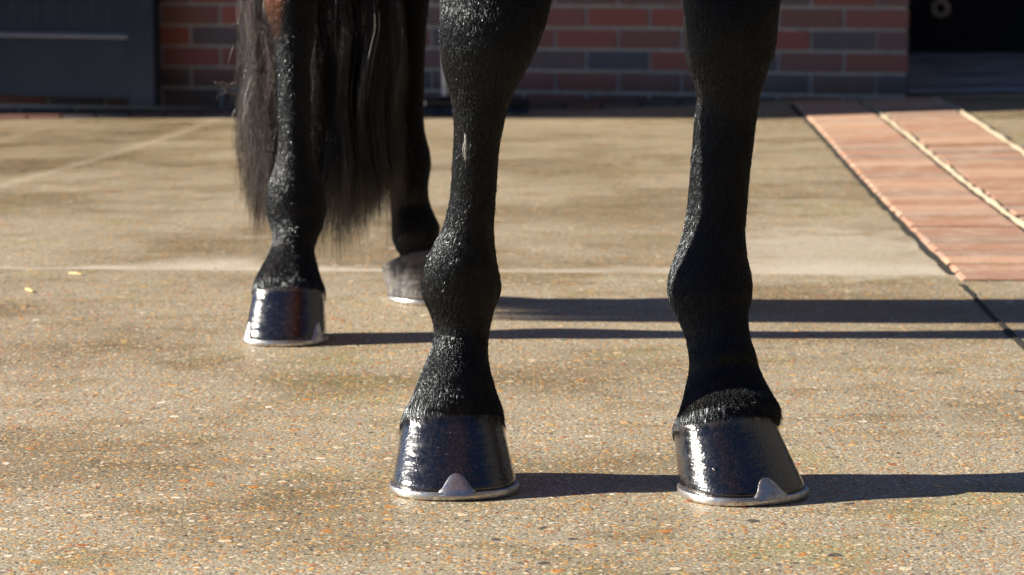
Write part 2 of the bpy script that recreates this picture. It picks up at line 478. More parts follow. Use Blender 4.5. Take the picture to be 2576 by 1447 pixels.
# ------------------------------------------------------------------ dark door, slightly open, on the left
def door_material():
    t = NT('dusty_dark_blue_paint'); P = t.coord('Object'); z = t.sep(P)[2]
    n = t.noise(t.mapp(P, (1, 1, 0.35)), 30, 4, 0.65); n2 = t.noise(P, 5, 3, 0.6); n3 = t.noise(P, 240, 2, 0.5)
    dust = t.math('MULTIPLY', t.rng(t.math('ADD', z, t.math('MULTIPLY', n2, 0.15)), 0.02, 0.40, 1, 0.0), t.rng(n, 0.3, 0.7, 0.5, 1))
    c = t.mix(t.math('MULTIPLY', dust, 0.6), (0.010, 0.015, 0.030), (0.075, 0.082, 0.10))
    c = t.mix(t.rng(n3, 0.68, 0.75, 0, 0.4), c, (0.3, 0.26, 0.22))
    t.set(Base_Color=c, Roughness=t.rng(n, .3, .7, 0.6, 0.75), Specular_IOR_Level=0.25); t.bump(n, 0.001, 0.6)
    return t.m
M_DOOR = door_material()
M_LEDGE = simple('dust_covered_ledge', (0.30, 0.28, 0.27), 0.9, 0, 60)
hinge = atY(390, 268, 10.13)
dz0 = hinge.z
ph = R(-27)
dx_ = Vector((math.cos(ph), math.sin(ph), 0)); dn_ = Vector((math.sin(ph), -math.cos(ph), 0))
DM = Matrix(((dx_.x, -dn_.x, 0, hinge.x), (dx_.y, -dn_.y, 0, hinge.y), (0, 0, 1, dz0), (0, 0, 0, 1)))
door = empty('door', (hinge.x, hinge.y - 10.03, dz0), bld)
def px2m(p): return p / 706.0 / math.cos(ph)
sw = px2m(72)
bm = bmesh.new()
box(bm, -sw, 0, 0, 0.045, 0, 2.1, bev=0.004)
box(bm, -1.15, -1.15 + sw, 0, 0.045, 0, 2.1, bev=0.004)
box(bm, -1.15 + sw + .001, -sw - 0.001, 0.008, 0.043, 0.022, 0.238, bev=0.003)
box(bm, -1.15 + sw + .001, -sw - 0.001, 0.008, 0.043, 1.0, 1.15, bev=0.003)
box(bm, -1.15 + sw + .001, -sw - 0.001, 0.008, 0.043, 1.95, 2.1, bev=0.003)
bmesh.ops.transform(bm, matrix=DM, verts=bm.verts)
obj('door_frame', bm, M_DOOR, door)
bm = bmesh.new()
u = -1.15 + sw
while u < -sw - 0.01:
    u1 = min(u + 0.105, -sw)
    box(bm, u + 0.0004, u1 - 0.0004, 0.026, 0.040, 0.238, 1.0, bev=0.0008)
    box(bm, u + 0.0004, u1 - 0.0004, 0.026, 0.040, 1.15, 1.95, bev=0.0008)
    u += 0.105
bmesh.ops.transform(bm, matrix=DM, verts=bm.verts)
obj('door_panel', bm, M_DOOR, door)
bm = bmesh.new()
vs = box(bm, -1.15 + sw + .002, -sw - 0.002, 0.002, 0.026, 0.2385, 0.246)
for v in vs:
    if v.co.y > 0.02 and v.co.z > 0.244: v.co.z += 0.010
bmesh.ops.transform(bm, matrix=DM, verts=bm.verts)
obj('ledge', bm, M_LEDGE, door)

# ------------------------------------------------------------------ small things by the building
rp = atY(2366, 22, 13.0)
M_BRASS = simple('dull_pale_rubber', (0.62, 0.46, 0.33), 0.6, 0, 60)
bmr = bmesh.new()
wy = WM @ Vector((0, 3.60, 0)); 
rx = rp.x
ryy = wy.y + math.tan(yaw) * (rx - wy.x)
rp = atY(2366, 22, ryy)
ro = empty('wall_fitting', (rp.x, ryy, rp.z))
tag(ro, 'small pale round fitting with a dark centre on the black wall inside the opening', 'fitting')
RMx = Matrix(((ux.x, -un.x, 0, rp.x), (ux.y, -un.y, 0, ryy), (0, 0, 1, rp.z), (0, 0, 0, 1))) @ Matrix.Rotation(R(90), 4, 'X')
n = 32; prof = [(0.018, 0.0), (0.018, 0.03), (0.026, 0.045), (0.040, 0.042), (0.048, 0.02), (0.048, 0.0)]
rows = [[bmr.verts.new(RMx @ Vector((r * math.cos(2 * PI * i / n), r * math.sin(2 * PI * i / n), h))) for i in range(n)] for r, h in prof]
for a, b in zip(rows, rows[1:]):
    for i in range(n): bmr.faces.new((a[i], a[(i + 1) % n], b[(i + 1) % n], b[i]))
obj('disc', bmr, M_BRASS, ro, True)
bmr = bmesh.new(); cyl(bmr, RMx @ Vector((0, 0, 0.002)), RMx @ Vector((0, 0, 0.012)), 0.017, n=20)
obj('centre', bmr, M_TIMB, ro)

bx = atY(1199, 285, 9.62)
br = empty('yard_broom', (bx.x, 9.62, gz(bx.x, 9.62)))
tag(br, 'yard tool with a white pole and a wide black head standing against the brick wall', 'broom')
M_WHITE = simple('white_plastic', (0.80, 0.80, 0.80), 0.35, 0, 30, 0.08, 0.0002)
M_BLACKP = simple('black_plastic', (0.014, 0.015, 0.020), 0.35, 0, 30)
gb = gz(bx.x, 9.62)
bm = bmesh.new()
hw = 0.178
box(bm, bx.x - hw, bx.x + hw, 9.57, 9.655, gb + 0.024, gb + 0.052, bev=0.008)
obj('head', bm, M_BLACKP, br)
bm = bmesh.new()
for k in range(60):
    for q in range(4):
        xx = bx.x - hw + 0.006 + (2 * hw - 0.012) * (k / 59) + random.uniform(-.001, .001); yy = 9.58 + 0.022 * q
        cyl(bm, (xx, yy, gb + 0.026), (xx + random.uniform(-.005, .005), yy - 0.004 + random.uniform(-.006, .004), gb + 0.001), 0.0028, 0.0036, 5)
obj('bristles', bm, M_BLACKP, br)
bm = bmesh.new()
hb = atY(1119.5, 246, 9.60); ht = atY(1113.5, -300, 9.93)
box(bm, hb.x - 0.02, hb.x + 0.02, 9.585, 9.635, gb + 0.050, hb.z + 0.005, bev=0.004)
obj('socket', bm, M_BLACKP, br)
bm = bmesh.new()
cyl(bm, (hb.x, 9.61, hb.z), (ht.x, 9.95, 1.25), 0.0105, n=20)
obj('handle', bm, M_WHITE, br, True)

M_STRAW = simple('straw', (0.66, 0.50, 0.22), 0.6, 0, 90)
def straw(px0, py0, px1, py1, lab):
    a, b = ground_at(px0, py0), ground_at(px1, py1)
    o = empty('straw', (a + b) / 2); tag(o, lab, 'straw')
    bm = bmesh.new()
    m = (a + b) / 2 + Vector((0, 0, 0.003))
    a.z = b.z = 0.0025
    cyl(bm, a, m, 0.0018, 0.0022, 8); cyl(bm, m, b, 0.0022, 0.0016, 8)
    obj('stem', bm, M_STRAW, o)
straw(65, 731, 83, 737, 'shorter straw stem, farther left and lower in the photo')
straw(174, 691, 206, 694, 'longer straw stem just in front of the pale slab joint')

# ------------------------------------------------------------------ horse materials
HB = Vector((-0.05, 3.5, 0))          # horse base
def coat_colour(t, P):
    x = t.sep(P); n = t.noise(P, 16, 4, 0.65)
    n2 = t.noise(t.mapp(P, (1, 1, 0.25)), 260, 2, 0.6)
    thr = t.rng(x[1], -0.3, 0.1, 0.66, 0.507)
    thr = t.math('ADD', t.math('SUBTRACT', thr, 0.03), t.math('MULTIPLY', t.rng(x[0], -0.285, -0.258), 0.09))  # bay held off the hind leg's right side, painting its shaded side dark
    f = t.rng(t.math('ADD', t.math('SUBTRACT', x[2], thr), t.math('MULTIPLY', t.math('SUBTRACT', n, 0.5), 0.10)), -0.07, 0.05)
    blk = t.mix(n2, (0.0016, 0.0015, 0.0020), (0.008, 0.0058, 0.0052))
    blk = t.mix(t.rng(n, 0.5, 0.7, 0, 0.6), blk, (0.016, 0.0085, 0.0065))
    return t.mix(f, blk, t.mix(n2, (0.20, 0.062, 0.017), (0.40, 0.14, 0.042)))
t = NT('horse_hide'); P = t.coord('Object')
n = t.noise(t.mapp(P, (1, 1, 0.18)), 620, 2, 0.7); n2 = t.noise(P, 28, 3, 0.5)
t.set(Base_Color=coat_colour(t, P), Roughness=0.48, Specular_IOR_Level=0.15)
t.bump(t.math('ADD', n, t.math('MULTIPLY', n2, 1.2)), 0.0004, 0.8)
M_HIDE = t.m
def hair_mat(name, tailish=False):
    t = NT(name); P = t.coord('Object')
    if tailish:
        v = t.attr('tone')[2]
        c = t.ramp(v, [(0, (0.006, 0.005, 0.005)), (0.45, (0.014, 0.0105, 0.0095)), (0.8, (0.045, 0.034, 0.030)), (1.0, (0.22, 0.17, 0.15))])
        t.set(Base_Color=c, Roughness=0.38, Specular_IOR_Level=0.6)
    else:
        t.set(Base_Color=coat_colour(t, P), Roughness=t.rng(t.noise(P, 900, 1), 0.35, 0.65, 0.22, 0.40), Specular_IOR_Level=0.70, Specular_Tint=(0.80, 0.90, 1.0, 1.0))
    return t.m
M_COAT = hair_mat('coat_hair'); M_TAIL = hair_mat('tail_hair', True)
M_WHAIR = simple('white_hair', (0.42, 0.40, 0.38), 0.4)

def hoof_material(name, oiled):
    t = NT(name); P = t.coord('Generated'); O = t.coord('Object'); z = t.sep(O)[2]
    streak = t.noise(t.mapp(O, (1, 1, 0.06)), 420, 3, 0.65)
    rings = t.noise(t.mapp(O, (0.15, 0.15, 1)), 170, 2, 0.5)
    blot = t.noise(O, 55, 4, 0.7); spk = t.noise(O, 600, 2, 0.6)
    if oiled:
        c = t.mix(t.rng(streak, 0.45, 0.75, 0, 0.8), (0.004, 0.004, 0.006), (0.034, 0.022, 0.015))
        tt = t.attr('height')[2]
        c = t.mix(t.rng(t.math('ADD', tt, t.math('MULTIPLY', t.math('SUBTRACT', blot, 0.5), 0.10)), 0.86, 0.93, 0, 0.75), c, (0.07, 0.058, 0.048))
        rough = t.rng(blot, 0.40, 0.72, 0.20, 0.36)
        t.set(Base_Color=c, Roughness=rough, Specular_IOR_Level=0.3, Coat_Weight=1.0, Coat_Roughness=t.rng(t.math('MULTIPLY_ADD', streak, 0.6, t.math('MULTIPLY', blot, 0.4)), 0.42, 0.60, 0.03, 0.17), Coat_IOR=1.68)
        h = t.math('ADD', t.math('MULTIPLY', rings, 0.7), t.math('ADD', t.math('MULTIPLY', streak, 0.40), t.math('ADD', t.math('MULTIPLY', blot, 0.9), t.math('MULTIPLY', t.rng(spk, 0.66, 0.74), 0.35))))
        b = t.bump(h, 0.00085, 1.0)
        t.l.new(b, t.p.inputs['Coat Normal'])
    else:
        c = t.mix(t.rng(streak, 0.3, 0.7), (0.12, 0.11, 0.10), (0.26, 0.235, 0.21))
        c = t.mix(t.rng(rings, 0.45, 0.6, 0, 0.7), c, (0.13, 0.13, 0.14))
        c = t.mix(t.rng(blot, 0.48, 0.6, 0, 0.8), c, (0.04, 0.04, 0.05))
        t.set(Base_Color=c, Roughness=0.62, Specular_IOR_Level=0.3)
        t.bump(t.math('ADD', t.math('MULTIPLY', rings, 1.0), blot), 0.0016, 1.0)
    return t.m
M_HOOF = hoof_material('oiled_hoof_horn', True); M_HOOFD = hoof_material('dusty_hoof_horn', False)
t = NT('worn_shoe_metal'); P = t.coord('Object'); n = t.noise(P, 120, 4, 0.7); n2 = t.noise(t.mapp(P, (1, 1, 5)), 300, 2, 0.5)
t.set(Base_Color=t.mix(t.rng(n, 0.45, 0.7, 0, 0.7), (0.60, 0.58, 0.56), (0.28, 0.22, 0.18)), Metallic=0.95, Roughness=t.rng(n, 0.3, 0.7, 0.22, 0.42))
t.bump(t.math('ADD', n, n2), 0.0004, 0.8)
M_SHOE = t.m

horse = empty('horse', HB)
tag(horse, 'bay horse with glossy black legs, oiled black hooves and long dark tail, standing', 'horse')

# ------------------------------------------------------------------ horse body: legs traced, one continuous skin
def interp(S, n):
    """smooth resample of station rows (list of equal tuples) by Catmull-Rom"""
    S = np.array(S, float); m = len(S); out = []
    t_ = np.linspace(0, m - 1, n)
    for t in t_:
        i = min(int(t), m - 2); f = t - i
        p0, p1, p2, p3 = S[max(i - 1, 0)], S[i], S[i + 1], S[min(i + 2, m - 1)]
        m1 = (p2 - p0) / 2; m2 = (p3 - p1) / 2
        out.append((2 * f**3 - 3 * f**2 + 1) * p1 + (f**3 - 2 * f**2 + f) * m1 + (-2 * f**3 + 3 * f**2) * p2 + (f**3 - f**2) * m2)
    return np.array(out)
NS = 56
TH = np.arange(NS) * 2 * PI / NS
def ring_pts(st):
    """st: X, Y, z, a(side), b(fore-aft), tilt, yaw, groove"""
    X, Y, z, a, b, tilt, yw, gr = st
    q = np.cos(TH); p = np.sin(TH)          # q side, p back(+)/front(-)
    g = 1 - gr * (np.exp(-((p - 0.38) / 0.22) ** 2))
    sx = a * np.sign(q) * np.abs(q) ** 0.94 * g; sy = b * np.sign(p) * np.abs(p) ** 0.97
    sz = -tilt * sy
    c, s = math.cos(yw), math.sin(yw)
    return np.stack([X + sx * c - sy * s, Y + sx * s + sy * c, z + sz], 1)
def px_station(py, xl, xr, Yc, b, tilt=0, yw=0, gr=0):
    p = atY((xl + xr) / 2, py, Yc)
    s = FPX / (Yc * CP - (p.z - CAM_H) * SP)
    a = (xr - xl) / 2 / s
    g = 1.0
    return (p.x, Yc, p.z, a, b, tilt, yw, gr)

ZCUT = []
def make_leg(px_rows, world_rows, n=210):
    S = [px_station(*r) for r in px_rows]
    S = np.array(list(world_rows) + S, float)
    S[:, 3:5] -= 0.0009                       # the coat stands this far off the skin
    S[-4:-1, 3:5] -= 0.0008
    zz = S[:, 2]; z_ = np.linspace(zz[0], zz[-1], n); out = []
    h = np.diff(zz); dl = np.diff(S, axis=0) / h[:, None]
    m = np.vstack([dl[:1], (dl[:-1] * h[1:, None] + dl[1:] * h[:-1, None]) / (h[1:] + h[:-1])[:, None], dl[-1:]])
    for z in z_:
        i = min(max(np.searchsorted(-zz, -z) - 1, 0), len(zz) - 2); f = (z - zz[i]) / h[i]
        out.append((2*f**3-3*f**2+1)*S[i] + (f**3-2*f**2+f)*h[i]*m[i] + (-2*f**3+3*f**2)*S[i+1] + (f**3-f**2)*h[i]*m[i+1])
    ZCUT.append(S[-2, 2])
    return np.array(out)
G = 0.15
LF = make_leg([
    (0,   1110.5, 1388, 2.895, .050, 0, 0, 0), (44,  1105, 1379, 2.894, .052, 0, 0, 0.02), (89,  1105, 1365, 2.893, .051, 0, 0, .02),
    (133, 1108, 1346, 2.892, .048, 0, 0, .03), (178, 1114, 1324, 2.894, .044, 0, 0, .05), (222, 1127, 1298, 2.896, .040, 0, 0, .08), (267, 1136, 1280, 2.897, .037, 0, 0, G),
    (312, 1140, 1270, 2.898, .036, 0, 0, G), (356, 1139.5, 1260, 2.900, .035, 0, 0, G), (400, 1137, 1255, 2.901, .035, 0, 0, G), (445, 1135, 1252, 2.903, .035, 0, 0, G),
    (490, 1131, 1249, 2.905, .035, 0, 0, G), (534, 1123, 1246, 2.907, .036, 0, 0, G), (579, 1110, 1244, 2.910, .038, 0, 0, .08), (623, 1086, 1247, 2.913, .041, 0, 0, .05),
    (660, 1072, 1251, 2.916, .045, 0.02, 0, .03), (690, 1063, 1258, 2.919, .047, 0.04, 0, .02), (718, 1060, 1262, 2.921, .048, 0.06, 0, 0), (745, 1063, 1258, 2.921, .047, 0.10, 0, 0),
    (770, 1073, 1247, 2.921, .044, .14, 0, 0), (800, 1085, 1239, 2.920, .040, .2, 0, 0), (846, 1092, 1230, 2.919, .037, .25, 0, 0), (885, 1082, 1228, 2.917, .038, .3, 0, 0),
    (926, 1065, 1233, 2.913, .041, .34, 0, 0), (960, 1051, 1242, 2.909, .045, .37, 0, 0), (1000, 1036, 1255, 2.909, .049, .40, 0, 0), (1035, 1020, 1267, 2.907, .052, .42, 0, 0),
    (1070, 1022, 1264, 2.905, .051, .42, 0, 0), (1110, 1060, 1230, 2.902, .035, .42, 0, 0)],
    [(-0.055, 2.96, 1.12, .085, .13, 0, 0, 0), (-0.045, 2.95, .95, .082, .115, 0, 0, 0), (-0.035, 2.93, .80, .070, .085, 0, 0, 0), (-0.026, 2.915, .67, .058, .062, 0, 0, 0), (-0.018, 2.905, .575, .055, .052, 0, 0, 0)])
YR = R(22)
RF = make_leg([
    (0,   1717, 1963, 2.953, .050, 0, .1, 0), (44,  1720, 1958, 2.954, .053, 0, .1, 0), (89,  1721, 1954, 2.955, .053, 0, .1, 0), (129, 1723, 1949, 2.956, .051, 0, .1, 0),
    (156, 1727, 1938, 2.955, .048, 0, .1, .02), (178, 1733, 1931, 2.955, .045, 0, .1, .03), (222, 1749, 1917, 2.953, .040, 0, .1, .06), (250, 1750, 1911, 2.954, .038, 0, .1, .07), (290, 1745, 1905, 2.954, .036, 0, .1, .08),
    (356, 1740, 1897, 2.953, .035, 0, .1, .08), (400, 1736, 1891, 2.952, .035, 0, .1, .08), (445, 1733, 1886, 2.951, .035, 0, .12, .08),
    (490, 1729, 1882, 2.951, .035, 0, .14, .08), (534, 1724, 1878, 2.950, .036, 0, .16, .08), (579, 1717, 1874, 2.949, .038, 0, .18, .06), (606, 1711, 1875, 2.948, .040, 0, .2, .04),
    (633, 1702, 1877, 2.948, .042, .02, .22, .02), (660, 1693, 1881, 2.948, .045, .04, .25, 0), (690, 1683, 1888, 2.947, .047, .06, .27, 0), (725, 1680, 1891, 2.945, .048, .08, .3, 0),
    (755, 1686, 1889, 2.942, .046, .12, .33, 0), (790, 1703, 1880, 2.937, .041, .2, .35, 0), (825, 1722, 1880, 2.930, .038, .28, .37, 0), (870, 1733, 1886, 2.925, .037, .34, .38, 0),
    (905, 1737, 1899, 2.917, .038, .38, .38, 0), (940, 1729, 1908, 2.920, .038, .4, YR, 0), (975, 1721, 1923, 2.911, .041, .42, YR, 0), (1008, 1710, 1941, 2.901, .045, .44, YR, 0),
    (1035, 1700, 1957, 2.885, .048, .44, YR, 0), (1062, 1700, 1966, 2.881, .050, .44, YR, 0), (1110, 1750, 1940, 2.872, .035, .44, YR, 0)],
    [(0.255, 2.99, 1.12, .085, .13, 0, .1, 0), (0.25, 2.99, .95, .082, .115, 0, .1, 0), (0.242, 2.98, .80, .070, .085, 0, .1, 0), (0.233, 2.97, .67, .056, .062, 0, .1, 0), (0.227, 2.965, .575, .052, .052, 0, .1, 0)])
LH = make_leg([
    (0,   665, 800, 4.09, 0.0468, 0, 0, 0), (45,  674, 797, 4.087, 0.0445, 0, 0, 0.05), (90, 688, 792, 4.083, 0.0421, 0, 0, G), (130, 693, 786, 4.08, 0.0410, 0, 0, G),
    (167, 696, 782, 4.077, 0.0398, 0, 0, G), (230, 699, 783, 4.073, 0.0398, 0, 0, G), (300, 700, 782, 4.07, 0.0398, 0, 0, G), (350, 700, 784, 4.068, 0.0410, 0, 0, G),
    (384, 698, 787, 4.067, 0.0421, 0, 0, .08), (418, 691, 793, 4.067, 0.0456, 0, 0, .05), (454, 679, 808, 4.068, 0.0515, .03, 0, .02), (485, 671, 818, 4.07, 0.0550, .05, 0, 0),
    (515, 669, 822, 4.07, 0.0562, .08, 0, 0), (545, 673, 818, 4.067, 0.0526, .12, 0, 0), (572, 681, 811, 4.06, 0.0480, .18, 0, 0), (600, 687, 798, 4.05, 0.0433, .25, 0, 0),
    (628, 680, 791, 4.043, 0.0378, .3, 0, 0), (655, 669, 796, 4.035, 0.0399, .35, 0, 0), (685, 652, 803, 4.025, 0.0441, .38, 0, 0), (706, 641, 811, 4.018, 0.0483, .4, 0, 0),
    (725, 636, 818, 4.013, 0.0504, .42, 0, 0), (750, 640, 816, 4.01, 0.0483, .42, 0, 0), (790, 670, 790, 4.005, 0.0315, .42, 0, 0)],
    [(-0.30, 4.18, 1.18, .12, .20, 0, 0, 0), (-0.315, 4.08, 1.0, .10, .165, 0, 0, 0), (-0.32, 4.07, .85, .072, .11, 0, 0, 0), (-0.318, 4.13, .72, .052, .072, 0, 0, 0), (-0.315, 4.15, .63, .050, .066, 0, 0, 0), (-0.311, 4.12, .55, .046, .052, 0, 0, 0)])
RH = make_leg([
    (0,   990, 1079, 4.470, .040, 0, .3, 0), (60,  993, 1072, 4.465, .037, 0, .3, .05), (130, 995, 1068, 4.460, .035, 0, .3, G), (220, 996, 1065, 4.455, .034, 0, .3, G),
    (290, 996, 1064, 4.450, .034, 0, .3, G), (335, 993, 1068, 4.450, .036, 0, .3, .08), (365, 988, 1075, 4.450, .040, 0, .35, .04), (395, 982, 1080, 4.450, .044, 0.04, .4, .02),
    (425, 979, 1080, 4.450, .046, 0.08, .4, 0), (455, 980, 1075, 4.445, .042, .14, .45, 0), (490, 985, 1074, 4.440, .037, .2, .5, 0), (525, 986, 1082, 4.445, .035, .26, .5, 0),
    (555, 986, 1094, 4.440, .036, .32, .55, 0), (585, 986, 1106, 4.435, .038, .36, .6, 0), (604, 990, 1106, 4.43, .034, .4, .6, 0), (622, 1000, 1100, 4.43, .030, .42, .6, 0),
    (645, 1012, 1090, 4.428, .022, .42, .6, 0), (680, 1025, 1080, 4.425, .015, .42, .6, 0)],
    [(-0.20, 4.28, 1.18, .12, .20, 0, .1, 0), (-0.185, 4.34, 1.0, .10, .165, 0, .2, 0), (-0.175, 4.44, .85, .072, .11, 0, .3, 0), (-0.17, 4.53, .72, .052, .072, 0, .3, 0), (-0.165, 4.55, .63, .050, .066, 0, .3, 0), (-0.163, 4.52, .55, .046, .052, 0, .3, 0)])

def loft(rings, V, F, cap=True):
    o = len(V); n = len(rings[0])
    for r in rings: V.extend([tuple(p) for p in r])
    for j in range(len(rings) - 1):
        for i in range(n):
            F.append((o + j * n + i, o + j * n + (i + 1) % n, o + (j + 1) * n + (i + 1) % n, o + (j + 1) * n + i))
    if cap:
        F.append(tuple(o + i for i in range(n))[::-1]); F.append(tuple(o + (len(rings) - 1) * n + i for i in range(n)))
V, F = [], []
LEGS = {}; ZC = dict(zip(('LF', 'RF', 'LH', 'RH'), ZCUT))
for nm, S in (('LF', LF), ('RF', RF), ('LH', LH), ('RH', RH)):
    rg = [ring_pts(s) for s in S]
    LEGS[nm] = np.array(rg)
    loft(rg, V, F)
def body_x(y): return 0.10 - 0.22 * (y - 2.9)
T = [(2.66, 1.14, .05, .08), (2.71, 1.14, .15, .17), (2.82, 1.16, .21, .26), (3.0, 1.19, .245, .32), (3.25, 1.18, .28, .34), (3.55, 1.17, .31, .345), (3.85, 1.19, .31, .33),
     (4.1, 1.23, .295, .30), (4.35, 1.22, .27, .29), (4.55, 1.20, .21, .24), (4.68, 1.18, .12, .15), (4.71, 1.18, .05, .07)]
rg = []
for s in interp(T, 44):
    rg.append(np.stack([body_x(s[0]) + s[2] * np.cos(TH), np.full(NS, s[0]), s[1] + s[3] * np.sin(TH)], 1))
loft(rg, V, F)
def tube(path):   # rows: x,y,z, side radius, other radius
    A = interp(path, 36); rr = []
    for i in range(len(A)):
        d = A[min(i + 1, len(A) - 1), :3] - A[max(i - 1, 0), :3]; d /= np.linalg.norm(d)
        side = np.array([1.0, 0, 0]); side -= d * side.dot(d); side /= np.linalg.norm(side); up = np.cross(d, side)
        rr.append(np.array([A[i, :3] + side * A[i, 3] * math.cos(a) + up * A[i, 4] * math.sin(a) for a in TH]))
    loft(rr, V, F)
tube([(.09, 3.1, 1.32, .16, .26), (.11, 2.8, 1.48, .13, .23), (.13, 2.55, 1.66, .10, .18), (.14, 2.38, 1.82, .085, .14), (.145, 2.27, 1.92, .075, .11)])
tube([(.145, 2.36, 1.90, .06, .08), (.147, 2.24, 1.90, .095, .13), (.15, 2.12, 1.80, .10, .135), (.152, 2.0, 1.66, .08, .105), (.154, 1.90, 1.54, .062, .075), (.156, 1.82, 1.46, .058, .065), (.157, 1.79, 1.42, .03, .035)])
for sx in (-1, 1):
    tube([(.145 + sx * .06, 2.30, 1.98, .03, .025), (.145 + sx * .075, 2.30, 2.05, .032, .022), (.145 + sx * .08, 2.31, 2.11, .02, .014), (.145 + sx * .08, 2.31, 2.15, .006, .005)])
me = bpy.data.meshes.new('tmp'); me.from_pydata(V, [], F); me.update()
tmp = bpy.data.objects.new('tmp', me); col.objects.link(tmp)
rm = tmp.modifiers.new('r', 'REMESH'); rm.mode = 'VOXEL'; rm.voxel_size = 0.0055
s_ = tmp.modifiers.new('s', 'SMOOTH'); s_.iterations = 4; s_.factor = 0.5
dg = bpy.context.evaluated_depsgraph_get()
bme = bpy.data.meshes.new_from_object(tmp.evaluated_get(dg)); bme.name = 'body'
bpy.data.objects.remove(tmp)
bme.transform(Matrix.Translation(-HB))
link('body', bme, M_HIDE, horse, True)
BVH = BVHTree.FromPolygons([tuple(v.co + HB) for v in bme.vertices], [tuple(p.vertices) for p in bme.polygons])

# ------------------------------------------------------------------ hooves and shoes
def hoof(toe, yw, w, L, hT, hH, mat, clips, lab=None, slope=0.80, qk=0.85, nails=()):
    """toe: ground point under the toe; local p = forward, q = side"""
    f = Vector((math.sin(yw), -math.cos(yw), 0)); s = Vector((math.cos(yw), math.sin(yw), 0))
    c = Vector((toe[0], toe[1], 0)) - f * (L / 2)
    N = 72
    def outline(th, grow=0.0):
        ct, st = math.cos(th), math.sin(th)
        p = (L / 2 + grow) * math.copysign(abs(ct) ** 0.92, ct)
        q = (w / 2 + grow) * math.copysign(abs(st) ** 0.86, st) * (1 - 0.20 * ((1 - ct) / 2) ** 2)
        return p, q
    def wpt(p, q, z): return c + f * p + s * q + Vector((0, 0, z))
    base = Vector((c.x, c.y, 0))
    def hh(th): return hH + (hT - hH) * ((1 + math.cos(th)) / 2) ** 0.9
    kp = 0.86; sh = slope * hT - L / 2 * (1 - kp)
    def wall(th, t, out=0.0):
        p, q = outline(th); z = 0.0088 + hh(th) * t
        hl = hh(th) / hT
        e = t ** 0.96
        k = 1 + (kp - 1) * e; kq = 1 + (qk - 1) * e
        return p * k - sh * e * hl + out * math.cos(th), q * kq + out * math.sin(th), z
    bm = bmesh.new(); hl_ = bm.verts.layers.float.new('height')
    rows = []
    for j in range(15):
        t = j / 14
        lip = -0.0012 if j == 0 else (0.0012 if j == 13 else 0)
        rows.append([bm.verts.new(wpt(*wall(2 * PI * i / N, t, lip))) for i in range(N)])
        for v in rows[-1]: v[hl_] = t
    rows.append([bm.verts.new(wpt(*(lambda a: (a[0] - 0.004 * math.cos(2 * PI * i / N), a[1] - 0.004 * math.sin(2 * PI * i / N), a[2] + 0.001))(wall(2 * PI * i / N, 1.0)))) for i in range(N)])
    for a, b in zip(rows, rows[1:]):
        for i in range(N): bm.faces.new((a[i], a[(i + 1) % N], b[(i + 1) % N], b[i]))
    bm.faces.new(rows[0][::-1]); bm.faces.new(rows[-1])
    # nail clinches
    for th, t in nails:
        for dd in range(4):
            p, q, z = wall(th + random.gauss(0, .025), t + random.gauss(0, .02), -0.0004); o = wpt(p, q, z)
            bmesh.ops.create_icosphere(bm, subdivisions=2, radius=random.uniform(.0011, .0019), matrix=Matrix.Translation(o))
    he = empty('hoof_assembly', base - HB, horse) if False else None
    ob = obj('hoof', bm, mat, horse, True)
    if lab: ob['label'] = lab
    # shoe
    bm = bmesh.new()
    M = 60; T0 = R(158); gr = 0.0035
    outer, inner = [], []
    for i in range(M + 1):
        th = -T0 + 2 * T0 * i / M
        p, q = outline(th, gr - 0.001)
        p2, q2 = outline(th, gr - 0.022)
        outer.append((p, q)); inner.append((p2, q2))
    prof = [(0, 0.0015, 0.0), (0, 0.0, 0.0015), (0, 0.0001, 0.0076), (0, 0.0009, 0.0084), (1, 0.002, 0.0084), (1, 0.0, 0.007), (1, 0.0, 0.002), (1, 0.002, 0.0)]
    rr = []
    for (po, qo), (pi, qi) in zip(outer, inner):
        d = Vector((pi - po, qi - qo)); dl = d.length or 1; d /= dl
        row = []
        for sd_, ins, z in prof:
            if sd_ == 0: P2 = (po + d.x * ins, qo + d.y * ins)
            else: P2 = (pi - d.x * ins, qi - d.y * ins)
            row.append(bm.verts.new(wpt(P2[0], P2[1], z + 0.0005)))
        rr.append(row)
    K = len(prof)
    for a, b in zip(rr, rr[1:]):
        for i in range(K): bm.faces.new((a[i], b[i], b[(i + 1) % K], a[(i + 1) % K]))
    bm.faces.new(rr[0]); bm.faces.new(rr[-1][::-1])
    # clips drawn up from the shoe over the wall
    for thc, wid, hgt in clips:
        nj, ni = 9, 12; grid = []; gridb = []
        for j in range(nj + 1):
            v = j / nj
            half = wid / 2 * float(np.interp(v, [0, .15, .35, .6, .8, .92, 1], [1.15, .84, .68, .52, .37, .26, .10]))
            ra, rb = [], []
            for i in range(ni + 1):
                uu = (i / ni * 2 - 1); th = thc + uu * half / (w / 2)
                tt = (hgt * v) / hh(th)
                th_ = 0.0034 * (1 - 0.65 * v) * (1 - 0.75 * abs(uu) ** 3)
                zf = -0.003 if j == 0 else 0
                p, q, z = wall(th, tt, th_ + 0.0004)
                ra.append(bm.verts.new(wpt(p, q, z + zf)))
                p, q, z = wall(th, tt, -0.001)
                rb.append(bm.verts.new(wpt(p, q, z + zf)))
            grid.append(ra); gridb.append(rb)
        for j in range(nj):
            for i in range(ni):
                bm.faces.new((grid[j][i], grid[j][i + 1], grid[j + 1][i + 1], grid[j + 1][i]))
            bm.faces.new((gridb[j][0], grid[j][0], grid[j + 1][0], gridb[j + 1][0]))
            bm.faces.new((grid[j][ni], gridb[j][ni], gridb[j + 1][ni], grid[j + 1][ni]))
        for i in range(ni): bm.faces.new((grid[nj][i], grid[nj][i + 1], gridb[nj][i + 1], gridb[nj][i]))
